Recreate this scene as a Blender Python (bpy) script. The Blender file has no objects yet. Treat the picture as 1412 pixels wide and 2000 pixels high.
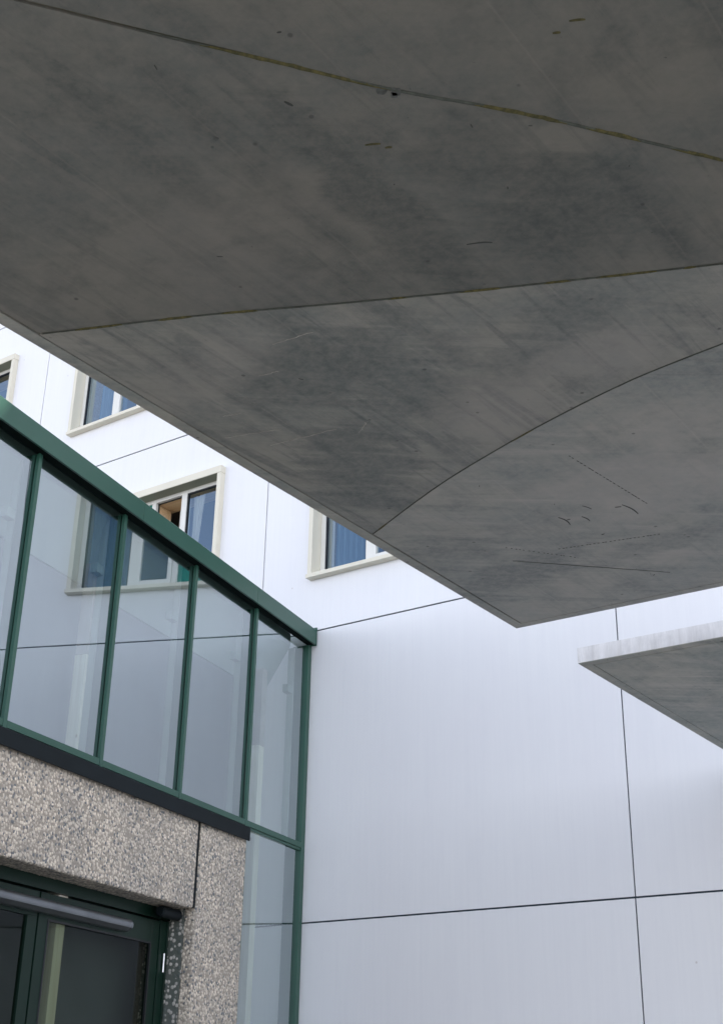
import bpy, bmesh, math, random
from mathutils import Vector, Matrix, noise

R = math.radians
rnd = random.Random(7)
SC = bpy.context.scene
COL = SC.collection

# ------------------------------------------------------------------ camera
EYE = 1.6
th, ro = R(24.856), R(1.1096)
up0 = Vector((0, -math.sin(th), math.cos(th)))
fw = Vector((0, math.cos(th), math.sin(th)))
rt0 = Vector((1, 0, 0))
rt = math.cos(ro) * rt0 + math.sin(ro) * up0
up = -math.sin(ro) * rt0 + math.cos(ro) * up0
cam = bpy.data.cameras.new('camera')
cam.sensor_fit = 'VERTICAL'
cam.sensor_height = 36.0
cam.lens = 2545.3 / 2000 * 36
cam.clip_end = 2000
cam_o = bpy.data.objects.new('camera', cam)
M = Matrix.Identity(4)
for i in range(3):
    M[i][0] = rt[i]; M[i][1] = up[i]; M[i][2] = -fw[i]
M[2][3] = EYE
cam_o.matrix_world = M
COL.objects.link(cam_o)
SC.camera = cam_o

# ------------------------------------------------------------------ sky, sun, exposure
SUN_EL, SUN_AZ = R(40), R(98)          # the sun stands behind the white building: all we see is open shade
world = bpy.data.worlds.new('World')
SC.world = world
world.use_nodes = True
wn = world.node_tree
wn.nodes.clear()
w_out = wn.nodes.new('ShaderNodeOutputWorld')
w_bg = wn.nodes.new('ShaderNodeBackground')
w_sky = wn.nodes.new('ShaderNodeTexSky')
w_sky.sky_type = 'NISHITA'
w_sky.sun_disc = False
w_sky.sun_elevation = SUN_EL
w_sky.sun_rotation = SUN_AZ
w_sky.dust_density = 2.0
w_sky.air_density = 1.0
w_sky.ozone_density = 1.0
# thin white cloud spread over part of the sky
w_tc = wn.nodes.new('ShaderNodeTexCoord')
w_no = wn.nodes.new('ShaderNodeTexNoise')
w_no.inputs['Scale'].default_value = 2.2
w_no.inputs['Detail'].default_value = 6
w_rmp = wn.nodes.new('ShaderNodeMapRange')
w_rmp.inputs['From Min'].default_value = 0.38
w_rmp.inputs['From Max'].default_value = 0.66
w_rmp.inputs['To Min'].default_value = 0.0
w_rmp.inputs['To Max'].default_value = 0.45
w_mix = wn.nodes.new('ShaderNodeMix')
w_mix.data_type = 'RGBA'
w_mix.inputs['B'].default_value = (7.6, 7.3, 7.4, 1)
wn.links.new(w_tc.outputs['Generated'], w_no.inputs['Vector'])
wn.links.new(w_no.outputs['Fac'], w_rmp.inputs['Value'])
wn.links.new(w_rmp.outputs['Result'], w_mix.inputs['Factor'])
wn.links.new(w_sky.outputs['Color'], w_mix.inputs['A'])
# white haze low over the horizon
w_sep = wn.nodes.new('ShaderNodeSeparateXYZ')
w_hz = wn.nodes.new('ShaderNodeMapRange')
w_hz.interpolation_type = 'SMOOTHSTEP'
w_hz.inputs['From Min'].default_value = 0.0
w_hz.inputs['From Max'].default_value = 0.42
w_hz.inputs['To Min'].default_value = 1.0
w_hz.inputs['To Max'].default_value = 0.0
w_m2 = wn.nodes.new('ShaderNodeMix')
w_m2.data_type = 'RGBA'
w_m2.inputs['B'].default_value = (15.5, 16.2, 18.2, 1)
wn.links.new(w_tc.outputs['Generated'], w_sep.inputs[0])
wn.links.new(w_sep.outputs['Z'], w_hz.inputs['Value'])
wn.links.new(w_hz.outputs['Result'], w_m2.inputs['Factor'])
wn.links.new(w_mix.outputs['Result'], w_m2.inputs['A'])
wn.links.new(w_m2.outputs['Result'], w_bg.inputs['Color'])
wn.links.new(w_bg.outputs['Background'], w_out.inputs['Surface'])
w_bg.inputs['Strength'].default_value = 0.13

sun = bpy.data.lights.new('sun', 'SUN')
sun.energy = 3.5
sun.angle = R(0.5)
sun.color = (1.0, 0.94, 0.85)
sun_o = bpy.data.objects.new('sun', sun)
sd = Vector((math.sin(SUN_AZ) * math.cos(SUN_EL), math.cos(SUN_AZ) * math.cos(SUN_EL), math.sin(SUN_EL)))
sun_o.rotation_euler = sd.to_track_quat('Z', 'Y').to_euler()
sun_o.location = (0, -20, 40)
COL.objects.link(sun_o)

SC.view_settings.view_transform = 'Standard'
SC.view_settings.look = 'None'
SC.view_settings.gamma = 1.0
SC.view_settings.exposure = 0.97

# ------------------------------------------------------------------ frames
CORNER = Vector((-0.53734, 14.28990, 0))
A_F = math.atan2(-0.58081662, 0.81403443)   # facade: x along it to the right, y into the building
A_G = math.atan2(-0.91443064, -0.40474263)  # glass front: x from the corner towards us, y out of it


def empty(name, loc, rz, label, cat, group=None):
    o = bpy.data.objects.new(name, None)
    o.empty_display_size = 0.2
    COL.objects.link(o)
    o.location = loc
    o.rotation_euler = (0, 0, rz)
    o['label'] = label
    o['category'] = cat
    if group:
        o['group'] = group
    return o


def link(name, bm, mat, parent=None, loc=None, smooth=False, bevel=0, seg=2, rot=None):
    bmesh.ops.remove_doubles(bm, verts=bm.verts[:], dist=1e-6) if bevel else None
    bmesh.ops.recalc_face_normals(bm, faces=bm.faces[:])
    me = bpy.data.meshes.new(name)
    bm.to_mesh(me)
    bm.free()
    mats = mat if isinstance(mat, (list, tuple)) else [mat]
    for m in mats:
        me.materials.append(m)
    if smooth:
        for p in me.polygons:
            p.use_smooth = True
    o = bpy.data.objects.new(name, me)
    COL.objects.link(o)
    if parent:
        o.parent = parent
    if loc:
        o.location = loc
    if rot:
        o.rotation_euler = rot
    if bevel:
        b = o.modifiers.new('bevel', 'BEVEL')
        b.width = bevel
        b.segments = seg
        b.limit_method = 'ANGLE'
        b.angle_limit = R(40)
    return o


def box(bm, x0, x1, y0, y1, z0, z1, mi=0):
    v = [bm.verts.new(p) for p in ((x0, y0, z0), (x1, y0, z0), (x1, y1, z0), (x0, y1, z0),
                                   (x0, y0, z1), (x1, y0, z1), (x1, y1, z1), (x0, y1, z1))]
    for f in ((0, 3, 2, 1), (4, 5, 6, 7), (0, 1, 5, 4), (1, 2, 6, 5), (2, 3, 7, 6), (3, 0, 4, 7)):
        fc = bm.faces.new([v[i] for i in f])
        fc.material_index = mi
    return v


def prism(bm, pts, z0, z1, mi=0):
    """polygon in x,y pulled from z0 to z1"""
    a = [bm.verts.new((p[0], p[1], z0)) for p in pts]
    b = [bm.verts.new((p[0], p[1], z1)) for p in pts]
    n = len(pts)
    fs = [bm.faces.new(list(reversed(a))), bm.faces.new(b)]
    for i in range(n):
        j = (i + 1) % n
        fs.append(bm.faces.new((a[i], a[j], b[j], b[i])))
    for f in fs:
        f.material_index = mi


def extr(bm, prof, x0, x1):
    """profile in (y,z) pulled along x"""
    a = [bm.verts.new((x0, p[0], p[1])) for p in prof]
    b = [bm.verts.new((x1, p[0], p[1])) for p in prof]
    n = len(prof)
    bm.faces.new(list(reversed(a)))
    bm.faces.new(b)
    for i in range(n):
        j = (i + 1) % n
        bm.faces.new((a[i], a[j], b[j], b[i]))


def NB():
    return bmesh.new()


# ------------------------------------------------------------------ materials
class MT:
    def __init__(s, name):
        s.m = bpy.data.materials.new(name)
        s.m.use_nodes = True
        s.t = s.m.node_tree
        s.b = s.t.nodes['Principled BSDF']
        s.out = s.t.nodes['Material Output']
        s.tc = s.t.nodes.new('ShaderNodeTexCoord')

    def n(s, ty, **kw):
        x = s.t.nodes.new(ty)
        for k, v in kw.items():
            if k.startswith('_'):
                setattr(x, k[1:], v)
            else:
                x.inputs[k].default_value = v
        return x

    def l(s, a, b):
        s.t.links.new(a, b)

    def mapped(s, scale=(1, 1, 1), loc=(0, 0, 0), rot=(0, 0, 0)):
        mp = s.n('ShaderNodeMapping')
        mp.inputs['Scale'].default_value = scale
        mp.inputs['Location'].default_value = loc
        mp.inputs['Rotation'].default_value = rot
        s.l(s.tc.outputs['Object'], mp.inputs['Vector'])
        return mp.outputs['Vector']

    def streak(s, ang, sx, sy, loc=(0, 0, 0)):
        mp = s.n('ShaderNodeMapping')
        mp.vector_type = 'TEXTURE'
        mp.inputs['Rotation'].default_value = (0, 0, R(ang))
        mp.inputs['Scale'].default_value = (sx, sy, 1)
        mp.inputs['Location'].default_value = loc
        s.l(s.tc.outputs['Object'], mp.inputs['Vector'])
        return mp.outputs['Vector']

    def noise(s, vec, scale, detail=5, rough=0.55, dist=0.0):
        x = s.n('ShaderNodeTexNoise')
        x.inputs['Scale'].default_value = scale
        x.inputs['Detail'].default_value = detail
        x.inputs['Roughness'].default_value = rough
        x.inputs['Distortion'].default_value = dist
        s.l(vec, x.inputs['Vector'])
        return x.outputs['Fac']

    def rng(s, v, a, b, c=0.0, d=1.0, smooth=False):
        x = s.n('ShaderNodeMapRange')
        if smooth:
            x.interpolation_type = 'SMOOTHSTEP'
        x.inputs['From Min'].default_value = a
        x.inputs['From Max'].default_value = b
        x.inputs['To Min'].default_value = c
        x.inputs['To Max'].default_value = d
        s.l(v, x.inputs['Value'])
        return x.outputs['Result']

    def mix(s, fac, a, b, mode='MIX'):
        x = s.n('ShaderNodeMix')
        x.data_type = 'RGBA'
        x.blend_type = mode
        if isinstance(fac, (int, float)):
            x.inputs['Factor'].default_value = fac
        else:
            s.l(fac, x.inputs['Factor'])
        for k, v in (('A', a), ('B', b)):
            if isinstance(v, (tuple, list)):
                x.inputs[k].default_value = (*v[:3], 1)
            else:
                s.l(v, x.inputs[k])
        return x.outputs['Result']

    def math(s, op, a, b=0.0, c=None):
        x = s.n('ShaderNodeMath')
        x.operation = op
        for i, v in enumerate((a, b, c)):
            if v is None:
                continue
            if isinstance(v, (int, float)):
                x.inputs[i].default_value = v
            else:
                s.l(v, x.inputs[i])
        return x.outputs['Value']

    def bump(s, h, strength, dist):
        x = s.n('ShaderNodeBump')
        x.inputs['Strength'].default_value = strength
        x.inputs['Distance'].default_value = dist
        s.l(h, x.inputs['Height'])
        s.l(x.outputs['Normal'], s.b.inputs['Normal'])

    def col(s, c):
        if isinstance(c, (tuple, list)):
            s.b.inputs['Base Color'].default_value = (*c[:3], 1)
        else:
            s.l(c, s.b.inputs['Base Color'])

    def rough(s, r):
        if isinstance(r, (int, float)):
            s.b.inputs['Roughness'].default_value = r
        else:
            s.l(r, s.b.inputs['Roughness'])


def plain(name, c, rough=0.5, var=0.06, nscale=6, spec=0.5, coat=0.0):
    k = MT(name)
    n = k.noise(k.mapped(), nscale)
    lo = tuple(x * (1 - var) for x in c)
    hi = tuple(min(1, x * (1 + var)) for x in c)
    k.col(k.mix(k.rng(n, .3, .7), lo, hi))
    k.rough(rough)
    k.b.inputs['Specular IOR Level'].default_value = spec
    k.b.inputs['Coat Weight'].default_value = coat
    k.b.inputs['Coat Roughness'].default_value = 0.15
    return k.m


# white render of the facade: brushed upright, faint rain streaks and grime
k = MT('white_render')
st = k.noise(k.mapped((26, 26, 0.9)), 1.0, 4, .6)
st2 = k.noise(k.mapped((7, 7, 0.35), (3, 1, 2)), 1.0, 3, .5)
cl = k.noise(k.mapped((.6, .6, .5)), 1.0, 4, .55)
sp = k.noise(k.mapped((4, 4, 4)), 1.0, 6, .7)
c = k.mix(k.rng(st, .3, .7), (.80, .80, .81), (.825, .825, .83))
c = k.mix(k.math('MULTIPLY', k.rng(st2, .5, .75, 0, .22), k.rng(sp, .4, .6)), c, (.68, .69, .715))
c = k.mix(k.rng(cl, .4, .75, 0, .3), c, (.74, .725, .76))
c = k.mix(k.rng(sp, .66, .8, 0, .22), c, (.70, .70, .72))
# a few rust-coloured and grey specks
vo = k.n('ShaderNodeTexVoronoi')
vo.inputs['Scale'].default_value = 1.6
k.l(k.mapped(), vo.inputs['Vector'])
c = k.mix(k.rng(vo.outputs['Distance'], .012, .02, .5, 0), c, (.45, .40, .36))
k.col(c)
k.rough(.62)
k.bump(k.math('ADD', k.math('MULTIPLY', st, .6), k.noise(k.mapped((60, 60, 30)), 1, 3)), .10, .004)
M_WALL = k.m

M_GAP = plain('joint_gap', (.03, .045, .06), .8)
M_CREAM = plain('cream_coated_metal', (.72, .68, .56), .38, .03, 3)
M_FRAME = plain('pale_window_frame', (.74, .73, .68), .4, .03, 4)
M_RUBBER = plain('black_gasket', (.012, .014, .016), .5)
M_TEAL = plain('teal_panel', (.006, .20, .155), .25, .08, 3)
M_GREEN = plain('green_coated_metal', (.024, .084, .058), .32, .05, 2, .4)
M_GREEN_D = plain('dark_green_metal', (.005, .020, .013), .35, .1, 3, .25)
M_SOFFIT_D = plain('shade_black', (.004, .008, .007), .9, spec=0.05)  # near black: shade under the eaves put into the colour
M_BLACK = plain('black_flashing', (.006, .010, .012), .55, .2, 4, .15)
M_OLIVE = plain('olive_head_underside', (.24, .25, .19), .6, .05, 3, .2)
M_GREY = plain('grey_aluminium', (.22, .235, .25), .28, .1, 5)
M_GREY.node_tree.nodes['Principled BSDF'].inputs['Metallic'].default_value = .8
M_STEEL = plain('steel_pin', (.75, .75, .75), .3)
M_STEEL.node_tree.nodes['Principled BSDF'].inputs['Metallic'].default_value = 1
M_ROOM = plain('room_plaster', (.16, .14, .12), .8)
M_LINE = plain('grey_lining', (.12, .135, .16), .7, .1, 2)
M_PALE = plain('pale_green_soffit', (.30, .36, .34), .6, .04, 2)
M_ROOF = plain('roof_membrane', (.2, .2, .2), .9)

k = MT('wood_lining')
g = k.noise(k.mapped((1.2, 14, 14)), 3, 5, .6, .6)
k.col(k.mix(k.rng(g, .35, .65), (.74, .47, .23), (.90, .66, .40)))
k.rough(.45)
M_WOOD = k.m
k = MT('pale_timber')
g = k.noise(k.mapped((18, 18, .8)), 2, 5, .6, .4)
kn = k.n('ShaderNodeTexVoronoi'); kn.inputs['Scale'].default_value = 5
k.l(k.mapped((1, 1, .5)), kn.inputs['Vector'])
c = k.mix(k.rng(g, .35, .65), (.74, .68, .57), (.86, .81, .70))
k.col(k.mix(k.rng(kn.outputs['Distance'], .03, .06, .7, 0), c, (.35, .25, .15)))
k.rough(.55)
M_TIMBER = k.m


def fabric(name, a, b):
    k = MT(name)
    n = k.noise(k.mapped((60, 60, 4)), 1, 3)
    k.col(k.mix(k.rng(n, .3, .7), a, b))
    k.rough(.85)
    return k.m


M_CURT = fabric('blue_grey_curtain', (.09, .14, .18), (.14, .20, .25))
M_BEIGE = fabric('beige_curtain_and_reflection', (.52, .45, .36), (.62, .55, .45))


def glass(name, refl, tint, gcol=(.88, .95, 1.0), rough=0.0):
    """coated pane: part mirror (rising at grazing angles), part clear"""
    k = MT(name)
    t = k.t
    t.nodes.remove(k.b)
    tr = k.n('ShaderNodeBsdfTransparent')
    tr.inputs['Color'].default_value = (*tint, 1)
    gl = k.n('ShaderNodeBsdfGlossy')
    gl.inputs['Roughness'].default_value = rough
    gl.inputs['Color'].default_value = (*gcol, 1)
    lw = k.n('ShaderNodeLayerWeight')
    lw.inputs['Blend'].default_value = .5
    f = k.rng(lw.outputs['Facing'], 0, 1, refl[0], refl[1])
    mx = k.n('ShaderNodeMixShader')
    k.l(f, mx.inputs[0])
    k.l(tr.outputs[0], mx.inputs[1])
    k.l(gl.outputs[0], mx.inputs[2])
    # faint roller waviness of the pane
    bp = k.n('ShaderNodeBump')
    bp.inputs['Strength'].default_value = .02
    bp.inputs['Distance'].default_value = .02
    k.l(k.noise(k.mapped((1, 1, .6)), 1.6, 1), bp.inputs['Height'])
    k.l(bp.outputs['Normal'], gl.inputs['Normal'])
    k.l(mx.outputs[0], k.out.inputs['Surface'])
    return k.m


M_GLASS = glass('coated_glass', (.34, .50), (.80, .90, .86))
M_WGLASS = glass('window_glass', (.07, .60), (.72, .80, .84), (.56, .77, 1.0))
M_DGLASS = glass('door_glass', (.005, .08), (.45, .50, .42))


def concrete(name, tone, seed, blobs=(), sang=36, sdrag=.6, rgh=.78, bandk=.62, runk=.3):
    """shuttered concrete seen from below; x,y of the slab in metres"""
    k = MT(name)
    P = k.mapped((1, 1, 1), (seed, seed * .7, 0))
    big = k.noise(P, .9, 6, .6, .35)
    mid = k.noise(P, 3.2, 7, .62, .3)
    fine = k.noise(P, 26, 6, .7)
    drag = k.noise(k.streak(sang, .9, .11, (seed, seed, 0)), 1.0, 7, .66, .5)
    run = k.noise(k.streak(86, .8, .07, (seed, seed, 0)), 1.0, 7, .62, .6)
    hair = k.noise(k.streak(sang + 4, .5, .018, (seed, seed, 0)), 1.0, 5, .7, .3)
    pit = k.noise(P, 62, 3, .6)
    warm = tuple(x * tone for x in (.292, .294, .264))
    cool = tuple(x * tone for x in (.196, .220, .214))
    dark = tuple(x * tone for x in (.112, .134, .134))
    c = k.mix(k.rng(big, .38, .62, smooth=True), warm, cool)
    c = k.mix(k.rng(mid, .50, .72, 0, .55, True), c, dark)
    c = k.mix(k.rng(drag, .50, .72, 0, sdrag, True), c, tuple(x * tone for x in (.37, .355, .335)))
    c = k.mix(k.rng(drag, .48, .30, 0, sdrag, True), c, dark)
    c = k.mix(k.rng(hair, .56, .75, 0, sdrag * .7), c, tuple(x * tone for x in (.13, .145, .145)))
    c = k.mix(k.rng(run, .50, .66, 0, runk, True), c, dark)
    c = k.mix(k.rng(run, .44, .32, 0, runk * .7, True), c, tuple(x * tone for x in (.35, .34, .315)))
    # smears left by the shuttering boards: narrow dark bands every 0.49 m along x
    sx = k.n('ShaderNodeSeparateXYZ')
    k.l(k.tc.outputs['Object'], sx.inputs[0])
    wob = k.math('MULTIPLY_ADD', mid, .16, -.08)
    xx = k.math('ADD', sx.outputs['X'], wob)
    d = k.math('PINGPONG', k.math('ADD', xx, .245 - .20), .245)     # distance to nearest board joint
    band = k.rng(d, 0, .11, 1, 0, True)
    patch = k.rng(k.noise(P, 1.5, 5, .6), .47, .66, 0, 1, True)
    c = k.mix(k.math('MULTIPLY', k.math('MULTIPLY', band, patch), bandk), c, dark)
    d2 = k.math('PINGPONG', k.math('ADD', k.math('ADD', sx.outputs['X'], k.math('MULTIPLY', fine, .008)), .245 - .20), .245)
    ridge = k.rng(d2, .0, .007, 1, 0)
    keep = k.rng(k.noise(P, 1.1, 3), .45, .55, 0, 1, True)
    ridge = k.math('MULTIPLY', ridge, keep)
    c = k.mix(k.math('MULTIPLY', ridge, .20), c, tuple(x * tone for x in (.42, .40, .37)))
    # where water or oil once stood on the boards
    for (bx, by, rx, ry, ang, amt) in blobs:
        mp = k.n('ShaderNodeMapping')
        mp.vector_type = 'TEXTURE'
        mp.inputs['Location'].default_value = (bx, by, 0)
        mp.inputs['Rotation'].default_value = (0, 0, R(ang))
        mp.inputs['Scale'].default_value = (rx, ry, 1)
        k.l(k.tc.outputs['Object'], mp.inputs['Vector'])
        sp3 = k.n('ShaderNodeSeparateXYZ')
        k.l(mp.outputs['Vector'], sp3.inputs[0])
        r2 = k.math('ADD', k.math('MULTIPLY', sp3.outputs['X'], sp3.outputs['X']),
                    k.math('MULTIPLY', sp3.outputs['Y'], sp3.outputs['Y']))
        r2 = k.math('ADD', r2, k.math('MULTIPLY_ADD', mid, 2.4, -1.2))
        r2 = k.math('ADD', r2, k.math('MULTIPLY_ADD', drag, 3.0, -1.5))
        f = k.rng(r2, .15, 1.25, abs(amt), 0, True)
        c = k.mix(f, c, dark if amt > 0 else tuple(x * tone for x in (.37, .355, .335)))
    c = k.mix(k.rng(fine, .35, .68, .0, .42), c, tuple(x * tone for x in (.36, .34, .31)))
    c = k.mix(k.rng(pit, .70, .78, 0, .6), c, tuple(x * tone for x in (.08, .09, .09)))
    # blow holes
    vo = k.n('ShaderNodeTexVoronoi')
    vo.inputs['Scale'].default_value = 9
    k.l(P, vo.inputs['Vector'])
    vr = k.n('ShaderNodeSeparateColor')
    k.l(vo.outputs['Color'], vr.inputs[0])
    hole = k.math('MULTIPLY', k.rng(vo.outputs['Distance'], .05, .10, 1, 0), k.math('GREATER_THAN', vr.outputs[0], .72))
    c = k.mix(k.math('MULTIPLY', hole, .6), c, (.05, .055, .055))
    k.col(c)
    k.rough(rgh)
    h = k.math('ADD', k.math('MULTIPLY', fine, .5), k.math('MULTIPLY', mid, 1.2))
    h = k.math('ADD', h, k.math('MULTIPLY', ridge, .8))
    h = k.math('SUBTRACT', h, hole)
    k.bump(h, .35, .004)
    return k.m


# exposed aggregate: pale pebbles with some dark ones in cement
def aggregate(name, scale, matrix, light, darkc, dark_share, size):
    k = MT(name)
    P = k.mapped()
    wv = k.noise(P, 30, 3)
    ad = k.n('ShaderNodeVectorMath'); ad.operation = 'MULTIPLY_ADD'
    cv = k.n('ShaderNodeCombineXYZ')
    k.l(wv, cv.inputs[0]); k.l(wv, cv.inputs[2])
    k.l(cv.outputs[0], ad.inputs[0])
    ad.inputs[1].default_value = (.012, .012, .012)
    k.l(P, ad.inputs[2])
    vo = k.n('ShaderNodeTexVoronoi')
    vo.inputs['Scale'].default_value = scale
    vo.inputs['Randomness'].default_value = 1
    k.l(ad.outputs[0], vo.inputs['Vector'])
    sc = k.n('ShaderNodeSeparateColor')
    k.l(vo.outputs['Color'], sc.inputs[0])
    stone = k.mix(sc.outputs[0], light[0], light[1])
    isdark = k.math('GREATER_THAN', sc.outputs[1], 1 - dark_share)
    stone = k.mix(isdark, stone, darkc)
    rim = k.rng(vo.outputs['Distance'], size * .7, size, 0, 1, True)
    c = k.mix(rim, stone, matrix)
    cloud = k.noise(P, 1.7, 5, .6)
    c = k.mix(k.rng(cloud, .42, .7, 0, .32), c, (.16, .165, .165))
    moss = k.noise(P, 3.1, 6, .7)
    c = k.mix(k.rng(moss, .66, .78, 0, .35), c, (.17, .17, .07))
    k.col(c)
    k.rough(.7)
    k.bump(k.rng(vo.outputs['Distance'], 0, size, 1, 0), .9, .006)
    return k.m


M_AGG = aggregate('exposed_aggregate', 42, (.34, .30, .245), ((.43, .38, .315), (.80, .71, .585)), (.15, .16, .165), .16, .66)
M_CUT = aggregate('cut_aggregate', 27, (.10, .115, .10), ((.34, .34, .31), (.70, .66, .60)), (.10, .12, .11), .35, .52)

# ------------------------------------------------------------------ ground
k = MT('paving')
n1 = k.noise(k.mapped(), .4, 5)
n2 = k.noise(k.mapped(), 60, 3)
br = k.n('ShaderNodeTexBrick')
br.inputs['Scale'].default_value = 1.0
br.inputs['Brick Width'].default_value = .6
br.inputs['Row Height'].default_value = .4
br.inputs['Mortar Size'].default_value = .006
br.inputs['Color1'].default_value = (.24, .23, .21, 1)
br.inputs['Color2'].default_value = (.30, .285, .26, 1)
br.inputs['Mortar'].default_value = (.10, .10, .09, 1)
k.l(k.tc.outputs['Object'], br.inputs['Vector'])
c = k.mix(k.rng(n1, .35, .7, 0, .4), br.outputs['Color'], (.20, .195, .18))
k.col(k.mix(k.rng(n2, .5, .8, 0, .3), c, (.17, .165, .155)))
k.rough(.85)
bm = NB()
v = [bm.verts.new(p) for p in ((-500, -500, 0), (500, -500, 0), (500, 500, 0), (-500, 500, 0))]
bm.faces.new(v)
gr = link('ground', bm, k.m)
gr['kind'] = 'structure'

# ------------------------------------------------------------------ white building
MODX, X0J = 4.556, -0.785         # upright joints every 4.556 m
STZ, Z0J = 3.25, 3.43             # level joints every 3.25 m
WW = 3.08                         # window width
WZ0, WZ1 = 7.325, 9.235           # lowest window row, sill and head
XL, XR = X0J - 4 * MODX, X0J + 6 * MODX
TOP = Z0J + 4 * STZ               # 16.43
bld = empty('apartment_building', CORNER, A_F,
            'tall white rendered building with thin dark panel joints and wide cream-framed windows', 'building')
wins = [(-2, 0), (-1, 0), (0, 0), (-2, 1), (-1, 1), (0, 1)]


def win_rect(i, j):
    cx = X0J + (i + .5) * MODX
    return cx - WW / 2, cx + WW / 2, WZ0 + j * STZ, WZ1 + j * STZ


G = .009
bm = NB()
bk = NB()
for i in range(-4, 6):
    for j in range(-1, 4):
        a0 = X0J + i * MODX + G * .85
        a1 = X0J + (i + 1) * MODX - G * .85
        z0 = (Z0J + j * STZ + G) if j >= 0 else .0
        z1 = Z0J + (j + 1) * STZ - G
        if (i, j - 1) in wins:
            w0, w1, h0, h1 = win_rect(i, j - 1)
            w0 += .02; w1 -= .02; h0 += .02; h1 -= .02
            # ring of four mitred pieces round the opening
            o = [(a0, z0), (a1, z0), (a1, z1), (a0, z1)]
            n_ = [(w0, h0), (w1, h0), (w1, h1), (w0, h1)]
            V = {}
            for y in (0, .30):
                for q, p in enumerate(o):
                    V['o', q, y] = bm.verts.new((p[0], y, p[1]))
                for q, p in enumerate(n_):
                    V['n', q, y] = bm.verts.new((p[0], y, p[1]))
            for q in range(4):
                r = (q + 1) % 4
                bm.faces.new((V['o', q, 0], V['o', r, 0], V['n', r, 0], V['n', q, 0]))
                bm.faces.new((V['n', q, 0], V['n', r, 0], V['n', r, .30], V['n', q, .30]))
                bm.faces.new((V['o', q, 0], V['o', q, .30], V['o', r, .30], V['o', r, 0]))
        else:
            box(bm, a0, a1, 0, .30, z0, z1)
wall = link('wall', bm, M_WALL, bld)
# dark bottoms of the joints, one strip per joint
for i in range(-4, 7):
    x = X0J + i * MODX
    box(bk, x - .02, x + .02, .018, .06, 0, TOP)
for j in range(0, 5):
    z = Z0J + j * STZ
    box(bk, XL, XR, .016, .05, z - .02, z + .02)
link('wall_joint', bk, M_GAP, bld)
bm = NB()
box(bm, XL + .01, XR - .01, 8.0, 8.3, 0, TOP)
box(bm, XL + .01, XL + .30, .32, 7.98, 0, TOP)
box(bm, XR - .30, XR - .01, .32, 7.98, 0, TOP)
link('side_wall', bm, M_WALL, bld)
bm = NB()
box(bm, XL - .05, XR + .05, -.06, 8.35, TOP + .02, TOP + .35)
link('roof', bm, M_ROOF, bld)
for j in range(0, 4):
    bm = NB()
    z = Z0J + j * STZ
    box(bm, XL + .32, XR - .32, .62, 7.9, z - .15, z + .15)
    link('floor_slab', bm, M_ROOM, bld)


def curtain(x0, x1, y, z0, z1, waves, amp, lean=0.0, pinch=None):
    bm = NB()
    nx, nz = max(24, waves * 12), 10
    g = []
    for a in range(nx + 1):
        row = []
        for b in range(nz + 1):
            u, w = a / nx, b / nz
            x = x0 + (x1 - x0) * u + lean * w
            if pinch is not None:      # drawn back towards one side lower down
                x = pinch + (x - pinch) * (1 - .75 * (1 - w) ** .8)
            row.append(bm.verts.new((x, y + amp * math.sin(u * waves * 2 * math.pi + .6 * math.sin(3 * w)), z0 + (z1 - z0) * w)))
        g.append(row)
    for a in range(nx):
        for b in range(nz):
            bm.faces.new((g[a][b], g[a + 1][b], g[a + 1][b + 1], g[a][b + 1]))
    return bm


def leaf_frame(bm, x0, x1, z0, z1, y0, y1, w):
    """four bars of a frame, stiles running through"""
    box(bm, x0, x0 + w, y0, y1, z0, z1)
    box(bm, x1 - w, x1, y0, y1, z0, z1)
    box(bm, x0 + w, x1 - w, y0 + .001, y1 - .001, z0, z0 + w)
    box(bm, x0 + w, x1 - w, y0 + .001, y1 - .001, z1 - w, z1)


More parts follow.
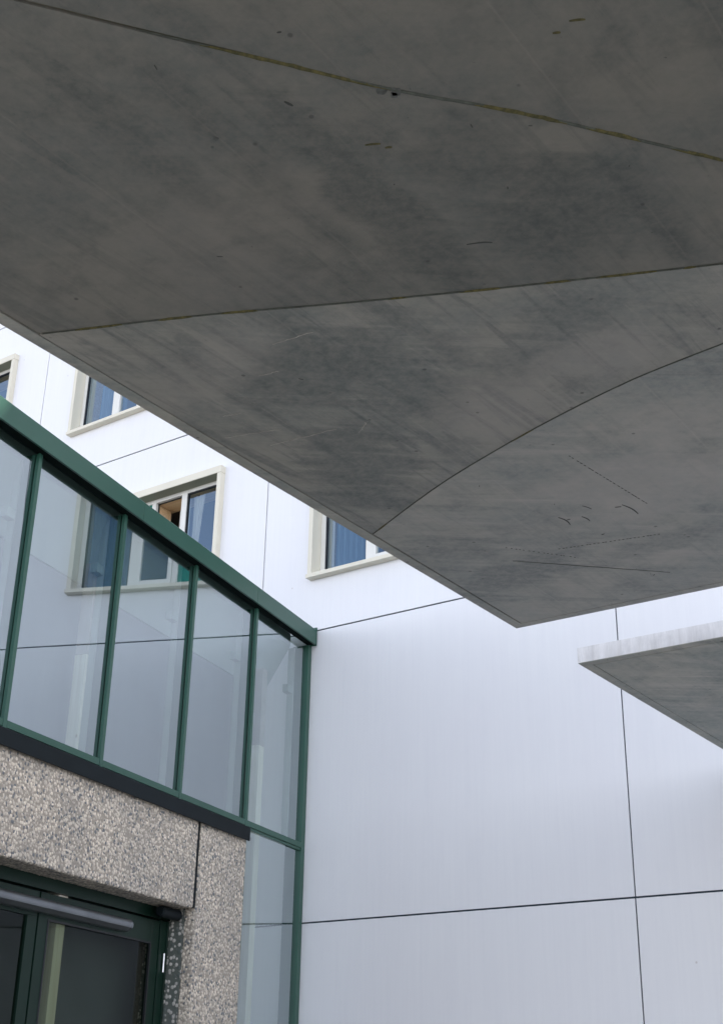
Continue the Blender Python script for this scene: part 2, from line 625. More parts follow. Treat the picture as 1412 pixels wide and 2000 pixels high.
def make_window(i, j, label, open_left=0, open_right=0, curt='drawn'):
    w0, w1, h0, h1 = win_rect(i, j)
    W, H = w1 - w0, h1 - h0
    # the projecting cream box is the window part itself; its inner pieces hang below it
    bm = NB()
    box(bm, 0, .06, -.088, .10, .052, H - .102)
    box(bm, W - .06, W, -.088, .10, .052, H - .102)
    box(bm, -.004, W + .004, -.092, .10, H - .10, H)
    wn_ = link('window', bm, M_CREAM, bld, (w0, 0, h0), bevel=.003)
    wn_['label'] = label
    bm = NB()
    extr(bm, [(-.104, .0), (-.104, .048), (.10, .052), (.10, .0)], -.012, W + .012)
    link('sill', bm, M_CREAM, wn_, bevel=.003)
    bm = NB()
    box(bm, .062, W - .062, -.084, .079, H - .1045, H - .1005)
    link('head_underside', bm, M_OLIVE, wn_)  # thin sheet under the head, darker than the cream box
    yF = .08                       # outside face of the fixed frame
    gz0, gz1 = .115, H - .155
    bm = NB()                      # fixed frame with mullions
    x = [.062, .125, .722, .815, 1.345, 1.36, W - 1.36, W - 1.345, W - .815, W - .722, W - .125, W - .062]
    box(bm, .062, .125, yF, yF + .07, .054, H - .102)
    box(bm, W - .125, W - .062, yF, yF + .07, .054, H - .102)
    for a, b in ((.722, .815), (W - .815, W - .722), (1.285, 1.355), (W - 1.355, W - 1.285)):
        box(bm, a, b, yF, yF + .07, .056, H - .104)
    for z0, z1 in ((.055, gz0), (gz1, H - .103)):
        xs = [(.125, .722), (.815, 1.285), (1.355, W - 1.355), (W - 1.285, W - .815), (W - .722, W - .125)]
        for a, b in xs:
            box(bm, a, b, yF + .002, yF + .068, z0, z1)
    link('frame', bm, M_FRAME, wn_, bevel=.002)
    # fixed panes at both ends
    for a, b in ((.125, .722), (W - .722, W - .125)):
        bm = NB()
        leaf_frame(bm, a, b, gz0, gz1, yF + .012, yF + .05, .013)
        link('gasket', bm, M_RUBBER, wn_)
        bm = NB()
        vs = [bm.verts.new(p) for p in ((a, yF + .03, gz0), (b, yF + .03, gz0), (b, yF + .03, gz1), (a, yF + .03, gz1))]
        bm.faces.new(vs)
        link('pane', bm, M_WGLASS, wn_)
    # casements
    for side, (a, b), op in ((0, (.815, 1.285), open_left), (1, (W - 1.285, W - .815), open_right)):
        bm = NB()
        leaf_frame(bm, a, b, gz0, gz1, yF + .045, yF + .066, .010)
        link('gasket', bm, M_RUBBER, wn_)
        # hinged at the outer jamb, swings inwards
        hx = a if side == 0 else b
        wd = b - a
        s = 1 if side == 0 else -1
        bm = NB()
        X = sorted((0, s * wd))
        if op:
            leaf_frame(bm, X[0] + .01, X[1] - .01, .01, gz1 - gz0 - .01, 0, .06, .06)
            yy = yF + .10
        else:
            leaf_frame(bm, X[0] + .002, X[1] - .002, .002, gz1 - gz0 - .002, -.012, .05, .055)
            yy = yF
        cs = link('casement', bm, M_FRAME, wn_, (hx, yy, gz0), bevel=.002, rot=(0, 0, s * R(op)))
        bm = NB()
        o_ = .06 if not op else .07
        vs = [bm.verts.new(p) for p in ((X[0] + o_, .02, o_), (X[1] - o_, .02, o_), (X[1] - o_, .02, gz1 - gz0 - o_), (X[0] + o_, .02, gz1 - gz0 - o_))]
        bm.faces.new(vs)
        pn = link('casement_pane', bm, M_WGLASS, wn_, (hx, yy, gz0), rot=(0, 0, s * R(op)))
    bm = NB()
    box(bm, 1.355, W - 1.355, yF + .02, yF + .05, gz0, gz1)
    link('infill_panel', bm, M_TEAL, wn_)
    # timber lining and the room behind
    bm = NB()
    box(bm, .075, .10, yF + .072, .45, .10, H - .13)
    box(bm, W - .10, W - .075, yF + .072, .45, .10, H - .13)
    box(bm, .10, W - .10, yF + .072, .45, H - .155, H - .13)
    box(bm, .10, W - .10, yF + .072, .45, .085, .11)
    box(bm, W / 2 - .24, W / 2 + .24, yF + .074, .40, .112, H - .157)
    link('reveal_lining', bm, M_WOOD, wn_)
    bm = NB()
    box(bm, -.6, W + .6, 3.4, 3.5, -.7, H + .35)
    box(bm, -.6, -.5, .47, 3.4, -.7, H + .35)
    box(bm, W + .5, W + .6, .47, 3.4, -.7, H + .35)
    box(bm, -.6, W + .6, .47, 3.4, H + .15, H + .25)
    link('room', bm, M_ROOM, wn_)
    if curt == 'drawn':
        link('curtain', curtain(.20, .80, .20, .12, H - .17, 7, .028), M_CURT, wn_, smooth=True)
        link('curtain', curtain(W - .74, W - .14, .20, .12, H - .17, 7, .028), M_CURT, wn_, smooth=True)
        link('curtain', curtain(.11, .20, .17, .12, H - .17, 2, .012), M_BEIGE, wn_, smooth=True)  # beige strip at the jamb: reflection of the reveal, put into colour
    elif curt == 'parted':
        link('curtain', curtain(.30, .86, .22, .12, H - .17, 5, .03), M_CURT, wn_, smooth=True)
        link('curtain', curtain(.11, .21, .17, .12, H - .17, 2, .012), M_BEIGE, wn_, smooth=True)  # same beige strip, painted reflection of the reveal
    else:
        link('curtain', curtain(W - .70, W - .50, .20, .12, H - .17, 3, .012, pinch=W - .70), M_BEIGE, wn_, smooth=True)
        link('curtain', curtain(.15, .6, .22, .12, H - .17, 5, .03), M_CURT, wn_, smooth=True)
    return wn_


make_window(0, 0, 'cream-framed window with blue-grey curtains right of the green roof edge', curt='drawn')
make_window(-1, 0, 'cream-framed window with open casement and teal panel above the green roof edge', open_left=0, open_right=36, curt='tied')
make_window(-1, 1, 'cream-framed upper window half hidden by the concrete canopy', curt='parted')
make_window(-2, 1, 'cream-framed upper window at the far left of the white wall', curt='parted')
make_window(-2, 0, 'cream-framed window hidden behind the glass front', curt='drawn')
make_window(0, 1, 'cream-framed upper window hidden above the concrete canopy', curt='drawn')

# ------------------------------------------------------------------ green glazed front
ann = empty('glazed_link', CORNER, A_G,
            'green metal and glass curtain wall meeting the white building at a sharp corner', 'glass wall')
TE = 7.75                                 # near end of the front
MUL = [1.322 + 1.28 * q for q in range(6)]  # left-hand mullions, 50 mm wide
bm = NB()
extr(bm, [(.08, 6.487), (.08, 6.664), (.074, 6.672), (-.5, 6.69), (-.5, 6.67), (.06, 6.655), (.06, 6.487)], .065, 1.507)
link('roof_edge', bm, M_GREEN, ann, bevel=.0015)
bm = NB()
extr(bm, [(.08, 6.487), (.08, 6.664), (.074, 6.672), (-.5, 6.69), (-.5, 6.67), (.06, 6.655), (.06, 6.487)], 1.510, 3.750)
link('roof_edge', bm, M_GREEN, ann, bevel=.0015)
bm = NB()
extr(bm, [(.08, 6.487), (.08, 6.664), (.074, 6.672), (-.5, 6.69), (-.5, 6.67), (.06, 6.655), (.06, 6.487)], 3.753, TE + .1)
link('roof_edge', bm, M_GREEN, ann, bevel=.0015)
bm = NB()
box(bm, .050, .064, .0, .084, 6.480, 6.70)
link('end_cap', bm, M_GREEN, ann, bevel=.0015)
bm = NB()
box(bm, .07, TE, -.03, .058, 6.492, 6.52)
link('eaves_shade_strip', bm, M_SOFFIT_D, ann)  # separate dark strip, the unlit underside painted in
bm = NB()
box(bm, .01, .092, -.05, .0, .0, 6.490)
box(bm, .02, .085, -.20, -.052, .0, 6.488)
link('corner_post', bm, M_GREEN, ann, bevel=.002)
for t in MUL:
    bm = NB()
    z0 = .0 if t < 1.4 else 4.160
    box(bm, t + .003, t + .047, -.030, .002, z0, 6.490)
    box(bm, t + .006, t + .044, -.16, -.042, z0, 6.488)
    link('mullion', bm, M_GREEN, ann, bevel=.002)
xs = [.092] + sum([[t, t + .05] for t in MUL], []) + [TE]
for q in range(0, len(xs) - 1, 2):
    bm = NB()
    box(bm, xs[q] + .001, xs[q + 1] - .001, -.030, .0, 4.196, 4.252)
    box(bm, xs[q] + .001, xs[q + 1] - .001, -.028, -.012, 4.17, 4.194)
    link('rail', bm, M_GREEN, ann, bevel=.002)
    for z0, z1 in ([(4.22, 6.50)] + ([(.05, 4.18)] if q == 0 else [])):
        bm = NB()
        j = [rnd.uniform(-.0016, .0016) for _ in range(4)]
        a, b = xs[q] - .006, xs[q + 1] + .006
        P = [(a, j[0], z0), (b, j[1], z0), (b, j[2], z1), (a, j[3], z1)]
        gn = []
        for u in range(7):
            row = []
            for w in range(9):
                U, V_ = u / 6, w / 8
                yy = (P[0][1] * (1 - U) + P[1][1] * U) * (1 - V_) + (P[3][1] * (1 - U) + P[2][1] * U) * V_
                row.append(bm.verts.new((a + (b - a) * U, -.036 + yy, z0 + (z1 - z0) * V_)))
            gn.append(row)
        for u in range(6):
            for w in range(8):
                bm.faces.new((gn[u][w], gn[u + 1][w], gn[u + 1][w + 1], gn[u][w + 1]))
        link('glass_pane', bm, M_GLASS, ann, smooth=True)
# inside: pale sloping soffit, grey lining under it, timber posts, brackets on the mullions
bm = NB()
extr(bm, [(-.18, 6.46), (-.50, 5.935), (-.52, 5.935), (-.52, 6.60), (-.18, 6.60)], .20, TE)
link('inner_soffit', bm, M_PALE, ann)
bm = NB()
box(bm, .30, TE, -.62, -.522, .0, 6.60)
link('inner_lining', bm, M_LINE, ann)
for t in (.60, 3.83):
    bm = NB()
    box(bm, t, t + .115, -.36, -.24, .0, 5.19)
    link('timber_post', bm, M_TIMBER, ann, bevel=.003)
    bm = NB()
    box(bm, t + .003, t + .112, -.358, -.242, 5.192, 6.05)
    link('post_shaded_top', bm, plain('pinkish_shaded_post', (.42, .38, .37), .6), ann)  # same post above the sun line, its shade put into the colour
for t in [.09] + MUL:
    bm = NB()
    box(bm, t + .005, t + .15, -.235, -.165, 5.915, 6.00)
    box(bm, t + .008, t + .04, -.235, -.165, 4.3, 6.46)
    link('bracket', bm, M_PALE, ann)
bm = NB()
box(bm, .45, TE, -3.0, -.64, 6.62, 6.66)
box(bm, 1.2, TE, -3.0, -2.9, 0, 6.6)
link('flat_roof', bm, M_ROOF, ann)
bm = NB()
box(bm, TE, TE + .12, -3.0, .0, 0, 6.48)
link('end_wall', bm, M_WALL, ann)

# ------------------------------------------------------------------ exposed-aggregate entrance
ent = empty('concrete_entrance', CORNER, A_G,
            'rough pebbled concrete entrance surround with dark flashing below the green glass wall', 'entrance')


def rough_block(x0, x1, y0, y1, z0, z1, step, amp, rad, front_y, seed):
    """block with pebbly front: front and edges are displaced grids"""
    bm = NB()
    nx = max(2, int((x1 - x0) / step)); nz = max(2, int((z1 - z0) / step)); ny = max(2, int((y1 - y0) / (step * 1.5)))
    g = {}

    def vert(x, y, z, key):
        if key in g:
            return g[key]
        # round the edges
        cx = min(max(x, x0 + rad), x1 - rad); cy = min(max(y, y0 + rad), y1 - rad); cz = min(max(z, z0 + rad), z1 - rad)
        d = Vector((x - cx, y - cy, z - cz))
        p = Vector((x, y, z))
        if d.length > 1e-9:
            m = max(abs(d.x), abs(d.y), abs(d.z))
            # put the vertex on the rounded surface, weighted to the nearest face
            nrm = d.normalized()
            p = Vector((cx, cy, cz)) + nrm * rad * (m / rad if m < rad else 1)
        else:
            nrm = Vector((0, 1, 0))
        q = Vector((x + seed, y, z)) * 42
        dist, _ = noise.voronoi(q, distance_metric='DISTANCE', exponent=2.5)
        h = max(0, .62 - dist[0]) * amp * 1.6 + noise.noise(Vector((x, y, z)) * 9) * amp * .6
        p += nrm * h
        g[key] = bm.verts.new(p)
        return g[key]

    def lin(a, b, n, i):
        return a + (b - a) * i / n
    for i in range(nx):
        for k_ in range(nz):
            q = [(i, k_), (i + 1, k_), (i + 1, k_ + 1), (i, k_ + 1)]
            bm.faces.new([vert(lin(x0, x1, nx, a), y1, lin(z0, z1, nz, c), (a, ny, c)) for a, c in q])
    for i in range(nx):
        for m_ in range(ny):
            q = [(i, m_), (i + 1, m_), (i + 1, m_ + 1), (i, m_ + 1)]
            bm.faces.new([vert(lin(x0, x1, nx, a), lin(y0, y1, ny, b), z0, (a, b, 0)) for a, b in q])
    for k_ in range(nz):
        for m_ in range(ny):
            q = [(k_, m_), (k_ + 1, m_), (k_ + 1, m_ + 1), (k_, m_ + 1)]
            bm.faces.new([vert(x0, lin(y0, y1, ny, b), lin(z0, z1, nz, c), (0, b, c)) for c, b in q])
            bm.faces.new([vert(x1, lin(y0, y1, ny, b), lin(z0, z1, nz, c), (nx, b, c)) for c, b in q])
    # plain top and back
    bm.faces.new([bm.verts.new(p) for p in ((x0 + .01, y0, z0 + .01), (x1 - .01, y0, z0 + .01), (x1 - .01, y0, z1), (x0 + .01, y0, z1))])
    bm.faces.new([bm.verts.new(p) for p in ((x0, y0, z1), (x1, y0, z1), (x1, y1, z1), (x0, y1, z1))])
    return bm


link('lintel', rough_block(2.343, 5.6, -.30, .05, 3.262, 4.11, .009, .0045, .018, .05, 0), M_AGG, ent)
pb = rough_block(1.415, 2.296, -.06, .05, 1.9, 4.11, .009, .0040, .010, .05, 3.3)
link('pier', pb, M_AGG, ent)
bm = NB()
box(bm, 1.415, 2.300, -.06, .048, 0, 1.9)
link('pier_base', bm, M_AGG, ent)
bm = NB()
box(bm, 5.602, 7.75, -.30, .048, 0, 4.11)
link('pier', bm, M_AGG, ent)
bm = NB()
box(bm, 1.420, 2.306, -.46, -.062, 0, 4.10)
link('reveal', bm, M_CUT, ent)
bm = NB()
box(bm, 2.296, 2.344, -.10, .040, 3.275, 4.10)
link('joint_filler', bm, M_BLACK, ent)
bm = NB()
extr(bm, [(.100, 4.022), (.100, 4.146), (.094, 4.152), (.004, 4.166), (.004, 4.150), (.090, 4.140), (.090, 4.030), (.082, 4.022)], 1.436, TE)
link('flashing', bm, M_BLACK, ent, bevel=.0015)
bm = NB()
box(bm, 1.42, TE, -.05, .078, 4.106, 4.138)
link('flashing_packer', bm, M_SOFFIT_D, ent)
# door set
bm = NB()
box(bm, 2.308, 2.45, -.27, -.205, 0, 3.158)
box(bm, 2.308, 5.6, -.27, -.200, 3.165, 3.30)
box(bm, 2.335, 2.352, -.205, -.190, 0, 3.155)
link('door_frame', bm, M_GREEN_D, ent, bevel=.002)
bm = NB()
box(bm, 2.462, 2.58, -.255, -.212, .02, 3.146)
box(bm, 4.10, 4.22, -.255, -.212, .02, 3.146)
box(bm, 2.581, 4.099, -.255, -.212, 2.955, 3.146)
box(bm, 2.581, 4.099, -.255, -.212, .02, .25)
dr = link('door', bm, M_GREEN_D, ent, bevel=.002)
bm = NB()
vs = [bm.verts.new(p) for p in ((2.58, -.232, .25), (4.10, -.232, .25), (4.10, -.232, 2.956), (2.58, -.232, 2.956))]
bm.faces.new(vs)
link('door_glass', bm, M_DGLASS, dr)
bm = NB()
leaf_frame(bm, 2.579, 4.101, .249, 2.957, -.228, -.208, .016)
link('door_gasket', bm, M_RUBBER, dr)
bm = NB()
pr = [(-.212, 3.085)] + [(-.150 + .048 * math.sin(a), 3.037 + .048 * math.cos(a)) for a in [R(x) for x in range(0, 121, 15)]] + [(-.150, 2.985), (-.212, 2.985)]
extr(bm, pr, 3.075, 4.9)
cl = link('door_closer', bm, M_GREY, dr, bevel=.003)
bm = NB()
extr(bm, [(y * 1.0, z) for y, z in pr], 3.045, 3.074)
link('closer_end_cap', bm, M_GREY, dr, bevel=.006)
bm = NB()
bmesh.ops.create_cone(bm, cap_ends=True, segments=16, radius1=.009, radius2=.009, depth=.16,
                      matrix=Matrix.Translation((2.385, -.190, 2.80)))
link('hinge_pin', bm, M_STEEL, dr, bevel=.002)
bm = NB()
box(bm, 4.24, 5.6, -.255, -.212, 2.955, 3.146)
box(bm, 4.24, 4.36, -.255, -.212, .02, 2.954)
link('side_leaf', bm, M_GREEN_D, ent, bevel=.002)
bm = NB()
vs = [bm.verts.new(p) for p in ((4.36, -.232, .05), (5.6, -.232, .05), (5.6, -.232, 2.956), (4.36, -.232, 2.956))]
bm.faces.new(vs)
link('side_glass', bm, M_DGLASS, ent)
bm = NB()
box(bm, 2.3, 5.7, -1.9, -1.8, 0, 3.3)
box(bm, 2.3, 5.7, -1.8, -.31, 3.302, 3.4)
box(bm, 5.7, 5.8, -1.9, -.31, 0, 3.4)
box(bm, 2.2, 2.299, -1.9, -.47, 0, 3.4)
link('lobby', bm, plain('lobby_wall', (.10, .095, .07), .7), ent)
# round black sensor lamp tucked under the lintel
bm = NB()
mtx = Matrix.Translation((2.50, -.10, 3.205)) @ Matrix.Rotation(R(90), 4, 'Y')
bmesh.ops.create_cone(bm, cap_ends=True, segments=28, radius1=.048, radius2=.048, depth=.30, matrix=mtx)
bmesh.ops.create_cone(bm, cap_ends=True, segments=28, radius1=.040, radius2=.040, depth=.33, matrix=mtx)
lp = link('lamp', bm, M_BLACK, None, bevel=.006)
lp.location = CORNER
lp.rotation_euler = (0, 0, A_G)
lp['label'] = 'round black lamp tucked under the end of the pebbled lintel'
lp['category'] = 'lamp'

# ------------------------------------------------------------------ concrete canopies
UZ = 4.40       # soffit height
FAN = (8.45, 7.05)


def off(poly, s):
    """shift an open polyline sideways by s"""
    out = []
    for i, p in enumerate(poly):
        a = poly[max(0, i - 1)]; b = poly[min(len(poly) - 1, i + 1)]
        dx, dy = b[0] - a[0], b[1] - a[1]
        L = math.hypot(dx, dy)
        out.append((p[0] - dy / L * s, p[1] + dx / L * s))
    return out


def dense(poly, step=.05, wob=.007, seed=0):
    out = []
    for _ in range(3):                      # round off the corners of the run
        q = [poly[0]]
        for a, b in zip(poly, poly[1:]):
            q += [(a[0] * .75 + b[0] * .25, a[1] * .75 + b[1] * .25), (a[0] * .25 + b[0] * .75, a[1] * .25 + b[1] * .75)]
        poly = q + [poly[-1]]
    for i in range(len(poly) - 1):
        a, b = poly[i], poly[i + 1]
        n_ = max(1, int(math.hypot(b[0] - a[0], b[1] - a[1]) / step))
        for q in range(n_):
            u = q / n_
            out.append((a[0] + (b[0] - a[0]) * u + wob * noise.noise(Vector((i + u * n_ * .9, seed, 0))),
                        a[1] + (b[1] - a[1]) * u + wob * noise.noise(Vector((i + u * n_ * .9, seed, 5)))))
    out.append(poly[-1])
    return out


# canopy origin = its far left corner; x along the facade to the right, y' = distance towards us (n)
ORG_S, ORG_N = 5.042, 4.440


def L1(p):     # (s, n) on the facade frame -> canopy frame (x, y) with y pointing into the building
    return (p[0] - ORG_S, -(p[1] - ORG_N))


base = CORNER + Vector((math.cos(A_F), math.sin(A_F), 0)) * ORG_S - Vector((-math.sin(A_F), math.cos(A_F), 0)) * ORG_N
can = empty('concrete_canopy', (base.x, base.y, 0), A_F,
            'large overhead concrete canopy slab with mossy fanning joints and dark stains', 'canopy')
FX, FN = 8.75, 11.6
S1 = [(5.118, 6.14), (5.712, 6.451), (6.055, 6.589), (6.376, 6.707), (6.751, 6.822), (7.076, 6.897), FAN]
S2 = [(5.118, 8.476), (5.199, 8.441), (5.761, 8.217), (6.197, 8.008), (6.574, 7.839), (6.837, 7.724), (7.341, 7.514), FAN]
S3 = [(5.118, 11.5), (5.9, 10.33), (6.55, 9.45), (6.811, 9.12), (7.025, 8.83), (7.294, 8.545), (7.609, 8.138), FAN]
S4 = [(8.6, FN), FAN]
S5 = [(FX, 7.2), FAN]
g = .007
d1, d2, d3 = dense(S1, seed=1), dense(S2, seed=2), dense(S3, seed=3)
P1 = [(FX, 4.512), (5.118, 4.512)] + off(d1, -g * .55) + [(FX, 7.2)]
P2 = off(d1, g * .55) + list(reversed(off(d2, -g)))
P3 = off(d2, g) + list(reversed(off(d3, -g)))
P4 = off(d3, g) + [(8.6, FN), (5.118, FN)]
P5 = [(8.46, 7.07), (FX, 7.212), (FX, FN), (8.612, FN)]
bl1 = [(5.55, 5.25, .55, .22, 20, .8), (5.35, 5.75, .35, .25, 0, .5), (6.3, 5.2, .5, .14, 10, .55), (6.6, 5.9, .6, .4, 0, -.5), (6.9, 6.4, .35, .25, 0, -.35)]
bl2 = [(5.55, 6.85, .30, .45, -20, .8), (5.9, 7.65, .5, .28, 10, .75), (5.35, 6.6, .18, .4, 10, .6), (6.12, 7.25, .25, .35, 0, .6),
       (6.75, 7.35, .45, .18, 30, .5), (6.9, 7.1, .3, .2, 0, -.45), (6.3, 6.95, .3, .3, 0, -.4), (5.5, 7.9, .5, .2, 20, -.3)]
bl3 = [(6.70, 8.3, .13, .75, 0, .7), (6.22, 9.0, .10, .5, 0, .45), (7.2, 8.05, .30, .30, 20, .65), (7.05, 8.45, .2, .2, 0, .5), (6.1, 8.5, .4, .4, 0, -.25)]


def shifted(bl):
    return [(b[0] - ORG_S, -(b[1] - ORG_N), b[2], b[3], -b[4], b[5]) for b in bl]


MC = [concrete('concrete_far_panel', 1.34, 1.3, shifted(bl1), 36, .6, .46), concrete('concrete_mid_panel', 1.08, 4.1, shifted(bl2), 38, .5, .50, .95, .75),  # pours differ; far and mid also paler, facade sheen put into colour
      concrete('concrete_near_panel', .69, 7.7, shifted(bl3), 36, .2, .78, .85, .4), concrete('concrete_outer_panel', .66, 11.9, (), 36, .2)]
for P, mt in ((P1, MC[0]), (P2, MC[1]), (P3, MC[2]), (P4, MC[3]), (P5, MC[3])):
    bm = NB()
    prism(bm, [L1(p) for p in P], UZ, UZ + .02)
    link('soffit_panel', bm, mt, can)
bm = NB()      # outer edge band round the drip groove
band = .064
outl = [(ORG_S, ORG_N), (FX, ORG_N), (FX, ORG_N + band), (ORG_S + band, ORG_N + band), (ORG_S + band, FN), (ORG_S, FN)]
prism(bm, [L1(p) for p in outl], UZ, UZ + .02)
link('edge_band', bm, MC[0], can, bevel=.003)
bm = NB()
box(bm, 0, FX - ORG_S, -(FN - ORG_N), 0, UZ + .018, UZ + .112)
link('slab', bm, MC[3], can)
k = MT('groove_dirt')
k.col(k.mix(k.rng(k.noise(k.mapped(), 3, 4), .4, .6), (.10, .10, .07), (.19, .185, .16)))
k.rough(.9)
M_DIRT = k.m
bm = NB()
prism(bm, [L1(p) for p in [(5.10, 4.50), (FX, 4.50), (FX, FN), (5.10, FN)]], UZ + .010, UZ + .0175)
link('groove', bm, M_DIRT, can)
k = MT('moss')
k.col(k.mix(k.rng(k.noise(k.mapped(), 60, 4), .35, .65), (.060, .062, .030), (.135, .122, .05)))
k.rough(.95)
M_MOSS = k.m


def moss_run(poly, a, b, w, seed):
    """ragged flat growth along a joint from fraction a to b"""
    d = dense(poly, .02, .003, seed)
    n_ = len(d)
    d = d[int(a * n_):max(int(a * n_) + 3, int(b * n_))]
    bm = NB()
    rows = []
    m = len(d)
    for i, p in enumerate(d):
        q = d[min(i + 1, m - 1)]; r = d[max(i - 1, 0)]
        dx, dy = q[0] - r[0], q[1] - r[1]
        L = math.hypot(dx, dy) or 1
        t = min(1, 4 * min(i, m - 1 - i) / m + .12)
        w1 = w * t * (.55 + .9 * abs(noise.noise(Vector((i * .31, seed, 0)))))
        w2 = w * t * (.45 + 1.1 * abs(noise.noise(Vector((i * .37, seed, 9)))))
        row = []
        for s_, dz in ((w1, 0), (w1 * .5, -.004), (-w2 * .5, -.005), (-w2, 0)):
            x, y = L1((p[0] - dy / L * s_, p[1] + dx / L * s_))
            row.append(bm.verts.new((x, y, UZ + dz + .0005)))
        rows.append(row)
    for i in range(m - 1):
        for q in range(3):
            bm.faces.new((rows[i][q], rows[i][q + 1], rows[i + 1][q + 1], rows[i + 1][q]))
    return bm


for poly, a, b, w, sd_ in ((S3, .64, .69, .010, 1), (S3, .70, .735, .012, 2), (S3, .75, .81, .009, 3), (S3, .83, .865, .011, 4), (S3, .50, .60, .009, 15), (S3, .90, .93, .010, 16),
                       (S2, .08, .135, .008, 5), (S2, .17, .215, .011, 6), (S2, .235, .285, .011, 7), (S2, .40, .43, .006, 8), (S2, .47, .51, .008, 9),
                       (S2, .54, .58, .009, 10), (S2, .60, .66, .009, 11), (S2, .68, .70, .007, 12), (S1, .02, .055, .004, 13), (S1, .35, .40, .0035, 14)):
    link('moss', moss_run(poly, a, b, w * 1.15, sd_), M_MOSS, can)

M_SEAM = plain('seam_grime', (.085, .098, .088), .9, .35, 25)
for poly, a, b, w, sd_ in ((S3, .47, .985, .0085, 31), (S2, .03, .75, .0042, 32), (S1, .0, .97, .0036, 33)):
    o_ = link('seam_grime', moss_run(poly, a, b, w, sd_), M_SEAM, can)
    o_.location.z = .0012
M_MARK = plain('tar_mark', (.055, .062, .060), .8)
M_PATCH = plain('dark_patch', (.10, .11, .108), .8, .4, 40)


def stroke(pts, w, name='mark', mat=None):
    bm = NB()
    rows = []
    m = len(pts)
    for i, p in enumerate(pts):
        q = pts[min(i + 1, m - 1)]; r = pts[max(i - 1, 0)]
        dx, dy = q[0] - r[0], q[1] - r[1]
        L = math.hypot(dx, dy) or 1
        ww = .72 * w * (.35 + .65 * math.sin(math.pi * (i + .5) / m))
        a = L1((p[0] - dy / L * ww, p[1] + dx / L * ww)); b = L1((p[0] + dy / L * ww, p[1] - dx / L * ww))
        rows.append((bm.verts.new((a[0], a[1], UZ - .0015)), bm.verts.new((b[0], b[1], UZ - .0015)),
                     bm.verts.new((b[0], b[1], UZ + .002)), bm.verts.new((a[0], a[1], UZ + .002))))
    for i in range(m - 1):
        A, B = rows[i], rows[i + 1]
        bm.faces.new((A[0], A[1], B[1], B[0]))
        bm.faces.new((A[1], A[2], B[2], B[1]))
        bm.faces.new((A[3], A[0], B[0], B[3]))
    link(name, bm, mat or M_MARK, can)


def ln(a, b, n_=6, bend=.0):
    out = []
    for i in range(n_ + 1):
        u = i / n_
        out.append((a[0] + (b[0] - a[0]) * u + bend * math.sin(math.pi * u), a[1] + (b[1] - a[1]) * u))
    return out


stroke(ln((6.035, 5.800), (6.045, 5.685), 6, .012), .0045)
stroke(ln((6.372, 5.765), (6.394, 5.620), 6, .010), .0045)
stroke(ln((6.140, 5.745), (6.151, 5.672), 5, .006), .0038)
stroke(ln((6.20, 5.86), (6.222, 5.80), 4, .004), .0025)
stroke(ln((6.33, 5.755), (6.36, 5.745), 4, .0), .004)
stroke(ln((6.83, 8.04), (6.91, 8.00), 8, .012), .004)          # thin curved hair line
stroke(ln((6.738, 8.965), (6.748, 8.935), 4), .006)
for i in range(22):                                            # dotted nail rows
    u = i / 22 + rnd.uniform(-.01, .01)
    x, y = 6.392 + .091 * u, 6.388 - .69 * u
    stroke(ln((x, y), (x + .004, y - .018 * rnd.uniform(.5, 1.4)), 3), .0022)
for i in range(26):
    u = i / 26 + rnd.uniform(-.008, .008)
    x, y = 5.848 + .55 * u, 5.434 - .11 * u
    stroke(ln((x, y), (x + .010, y - .004), 3), .0020)
for i in range(16):
    u = i / 16 + rnd.uniform(-.02, .02)
    x, y = 5.62 + .26 * u, 5.60 - .33 * u
    stroke(ln((x, y), (x + .006, y - .007), 3), .0018)
M_SCR = plain('pale_scratch', (.40, .39, .37), .8, .3, 30)
for a_, b_, w_ in (((5.843, 7.902), (6.036, 7.888), .0022), ((5.646, 7.741), (5.738, 7.725), .002), ((5.291, 7.559), (5.376, 7.536), .002),
                   ((5.167, 7.399), (5.436, 7.322), .0022), ((5.293, 7.227), (5.641, 7.188), .0022), ((5.70, 7.10), (5.80, 7.17), .0015)):
    stroke([(p[0] + .008 * noise.noise(Vector((i * .7, p[0] * 9, 0))), p[1] + .008 * noise.noise(Vector((i * .7, 3, p[1] * 9)))) for i, p in enumerate(ln(a_, b_, 14))], w_, 'scratch', M_SCR)
stroke([(p[0], p[1] + .006 * noise.noise(Vector((i * .6, 1, 4)))) for i, p in enumerate(ln((5.56, 5.42), (6.22, 4.80), 30))], .0022)
for i in range(20):                                            # scattered flecks
    x, y = rnd.uniform(5.3, 7.6), rnd.uniform(4.7, 9.4)
    L = rnd.uniform(.006, .022); a_ = rnd.uniform(0, 6.3)
    stroke(ln((x, y), (x + L * math.cos(a_), y + L * math.sin(a_)), 3), rnd.uniform(.0015, .0035))
for (x, y, r) in ((7.010, 8.838, .022), (7.043, 8.808, .020), (7.030, 8.80, .014), (6.455, 8.955, .012), (6.42, 8.93, .006)):
    bm = NB()
    pts = []
    for q in range(18):
        a_ = q / 18 * 2 * math.pi
        rr = r * (.7 + .6 * abs(noise.noise(Vector((math.cos(a_) * 1.7 + x * 30, math.sin(a_) * 1.7, y)))))
        pts.append(L1((x + rr * math.cos(a_), y + rr * math.sin(a_))))
    prism(bm, pts, UZ - .002, UZ + .002)
    link('dark_patch', bm, M_PATCH, can)
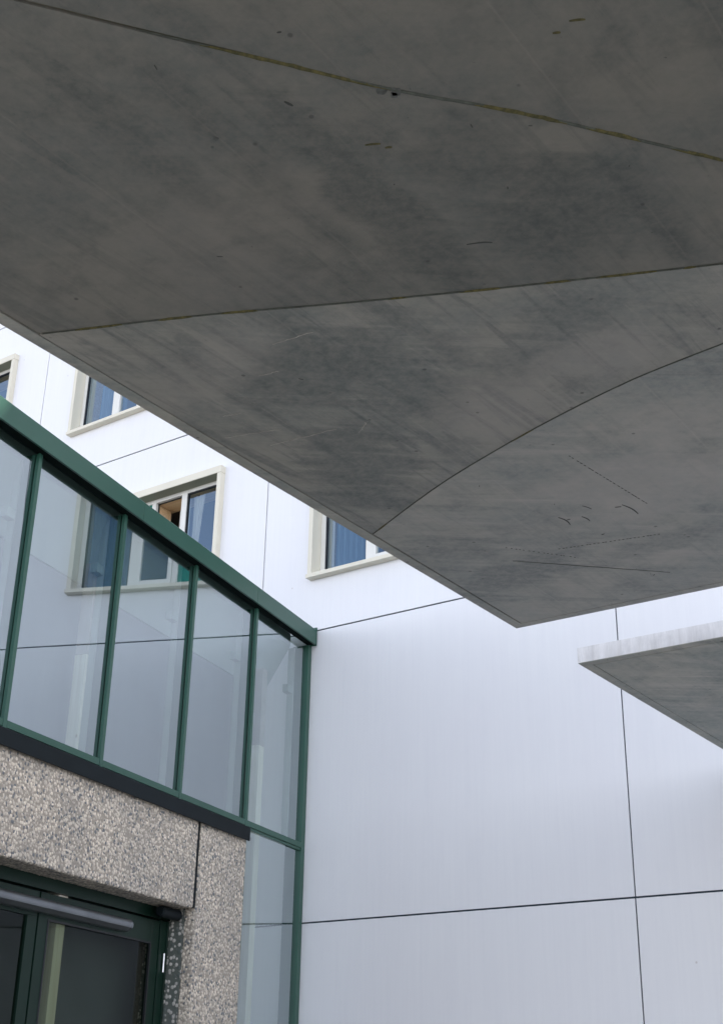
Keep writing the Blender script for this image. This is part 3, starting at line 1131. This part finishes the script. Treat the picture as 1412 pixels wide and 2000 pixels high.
for (x, y, l_) in ((6.852, 8.655, .045), (6.885, 8.615, .02), (7.55, 8.75, .02), (7.62, 8.76, .04)):
    stroke(ln((x - l_ / 2, y + l_ / 4), (x + l_ / 2, y - l_ / 4), 6, .003), .006, 'moss', M_MOSS)
# column under the fan of joints, outside the photo to the right
bm = NB()
cx, cy = L1(FAN)
bmesh.ops.create_cone(bm, cap_ends=True, segments=48, radius1=.16, radius2=.16, depth=UZ - .002,
                      matrix=Matrix.Translation((cx, cy, (UZ - .002) / 2)))
link('column', bm, MC[3], can)

# second canopy between the first one and the wall
N2 = 3.607
base2 = CORNER + Vector((math.cos(A_F), math.sin(A_F), 0)) * (ORG_S + .012) - Vector((-math.sin(A_F), math.cos(A_F), 0)) * N2
can2 = empty('concrete_canopy', (base2.x, base2.y, 0), A_F,
             'small concrete canopy with pale front edge, fixed to the white wall beyond the large one', 'canopy')
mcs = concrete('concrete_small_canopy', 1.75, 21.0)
bd = .082
bm = NB()
prism(bm, [(0, 0), (0, N2 - .005), (bd - .008, N2 - .005), (bd - .008, bd - .008), (2.0, bd - .008), (2.0, 0)], UZ, UZ + .03)
link('edge_band', bm, mcs, can2, bevel=.003)
bm = NB()
box(bm, bd, 2.0, bd, N2 - .005, UZ, UZ + .02)
link('soffit_panel', bm, mcs, can2)
bm = NB()
box(bm, bd - .02, 1.998, bd - .02, N2 - .006, UZ + .010, UZ + .0165)
link('groove', bm, M_DIRT, can2)
k = MT('pale_concrete_face')
s1 = k.noise(k.mapped((14, 14, 2)), 1, 5, .65)
s2 = k.noise(k.mapped((3, 3, 3)), 2, 6, .7)
c = k.mix(k.rng(s1, .35, .65), (.60, .59, .585), (.80, .79, .79))
c = k.mix(k.rng(s2, .5, .7, 0, .4), c, (.46, .455, .46))
k.col(c)
k.rough(.7)
k.bump(s2, .2, .003)
bm = NB()
box(bm, -.0005, 2.002, .0, N2 - .004, UZ + .018, UZ + .112)
link('slab', bm, k.m, can2, bevel=.002)
bm = NB()
box(bm, -.0008, 2.003, -.0015, .004, UZ + .004, UZ + .110)
link('front_face', bm, k.m, can2)
